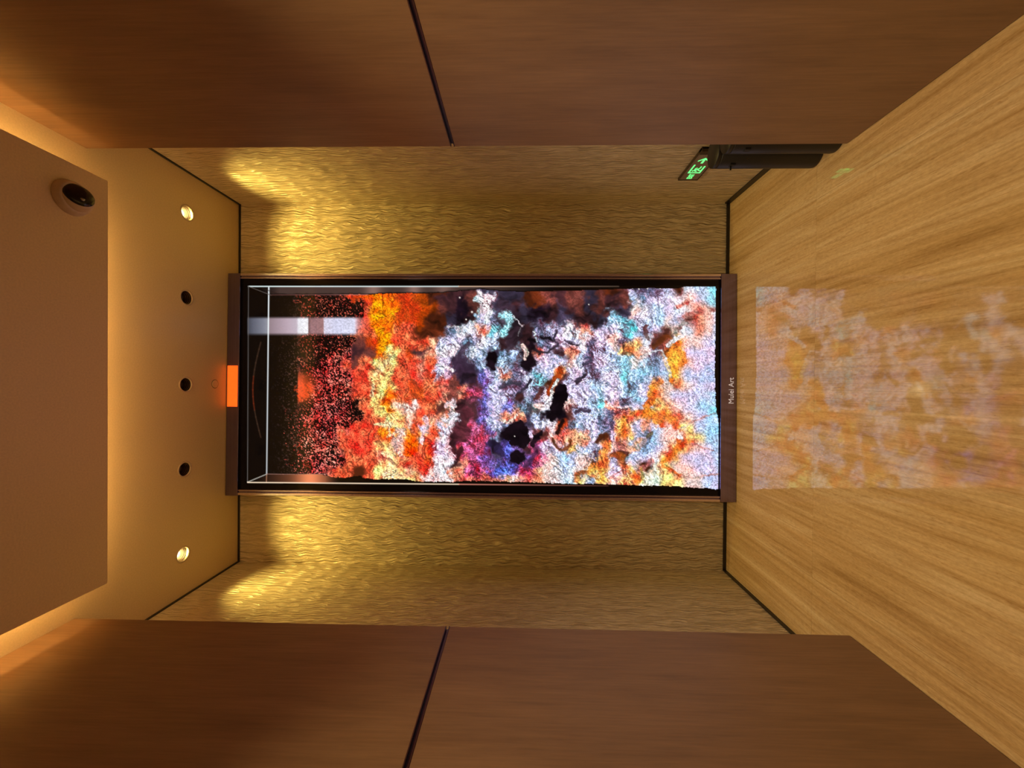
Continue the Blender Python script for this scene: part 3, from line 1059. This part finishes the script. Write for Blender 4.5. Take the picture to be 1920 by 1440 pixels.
cu = bpy.data.curves.new('exit_curve', 'FONT')
cu.body = 'EXIT'
cu.size = .034
cu.extrude = .0005
cu.offset = .0006
tmp = bpy.data.objects.new('exit_tmp', cu)
COL.objects.link(tmp)
me = bpy.data.meshes.new_from_object(tmp)
bpy.data.objects.remove(tmp)
ex = link('exit_lettering', me, M_GREEN, sg)
# reads from the far end towards the camera on a wall that faces -X
ex.matrix_local = Matrix(((0, 0, -1, -.0106), (-1, 0, 0, .116), (0, 1, 0, -.011), (0, 0, 0, 1))) @ Matrix.Diagonal((.62, 1, 1, 1))

bm = bmesh.new()
s0, s1, t0, t1, tk = .054, .126, -.030, .028, .007
sign_poly(bm, [(s0, t0), (s0 + tk, t0), (s0 + tk, t1), (s0, t1)])
sign_poly(bm, [(s0 + tk, t1 - tk), (s1, t1 - tk), (s1, t1), (s0 + tk, t1)])
sign_poly(bm, [(s0 + tk, t0), (s1 - .012, t0), (s1 - .012, t0 + tk), (s0 + tk, t0 + tk)])
obj('door_symbol', bm, M_GREEN, sg)
bm = bmesh.new()


def limb(pts, wd):
    for (a, b) in zip(pts[:-1], pts[1:]):
        d = Vector((b[0] - a[0], b[1] - a[1])).normalized() * wd / 2
        nx_, ny_ = -d.y, d.x
        sign_poly(bm, [(a[0] - d.x * .6 + nx_, a[1] - d.y * .6 + ny_), (b[0] + d.x * .6 + nx_, b[1] + d.y * .6 + ny_),
                       (b[0] + d.x * .6 - nx_, b[1] + d.y * .6 - ny_), (a[0] - d.x * .6 - nx_, a[1] - d.y * .6 - ny_)])


sign_poly(bm, [(.074 + .0045 * math.cos(k * math.pi / 5), .012 + .0045 * math.sin(k * math.pi / 5)) for k in range(10)])
limb([(.080, .006), (.088, -.006)], .009)            # body
limb([(.080, .005), (.071, .000), (.069, -.007)], .004)   # front arm
limb([(.083, .006), (.093, .008), (.099, .002)], .004)    # rear arm
limb([(.088, -.007), (.078, -.013), (.076, -.022)], .005)  # front leg
limb([(.089, -.007), (.098, -.012), (.110, -.012)], .005)  # rear leg
obj('running_figure', bm, M_GREEN, sg)
bm = bmesh.new()
sign_poly(bm, [(.138, -.005), (.160, -.005), (.160, .005), (.138, .005)])
sign_poly(bm, [(.152, -.024), (.160, -.024), (.180, 0), (.172, 0)])
sign_poly(bm, [(.172, 0), (.180, 0), (.160, .024), (.152, .024)])
sign_poly(bm, [(.160, -.005), (.174, -.005), (.178, 0), (.174, .005), (.160, .005)])
obj('arrow_symbol', bm, M_GREEN, sg)

# ------------------------------------------------------------------ black canisters behind the end of the right wall
M_BLK = simple('satin_black_canister', (.011, .009, .009), .45)
M_BLK2 = simple('black_gap', (.004, .003, .003), .6)


def canister(y, label, tab):
    t = empty('black_canister', (.922, y, 0))
    tag(t, label, 'canister', 'pair of black floor canisters')
    bm = bmesh.new()
    lathe(bm, [(0, .0), (.90, .0), (.97, .003), (1, .010), (1, .384), (.97, .386), (0, .386)], 48, .060, .050)
    obj('body', bm, M_BLK, t, True)
    bm = bmesh.new()
    lathe(bm, [(.975, .386), (.975, .389)], 48, .060, .050)
    obj('lid_seam', bm, M_BLK2, t, True)
    bm = bmesh.new()
    lathe(bm, [(.97, .389), (1, .391), (1, .398), (.985, .402), (.95, .404), (0, .405)], 48, .060, .050)
    obj('lid', bm, M_BLK, t, True)
    bm = bmesh.new()
    add_box(bm, -.0615, -.052, -.022, -.006, .325, .345, .001)
    lc = obj('latch_notch', bm, M_BLK2, t)
    if tab:
        bm = bmesh.new()
        add_box(bm, -.076, -.060, -.012, -.008, .336, .342, .001)
        obj('latch_tab', bm, M_BLK2, t)


canister(1.485, 'black oval canister on the floor tight behind the end of the right wall', False)
canister(1.587, 'black oval canister nearer the exit sign, with a small tab sticking out', True)
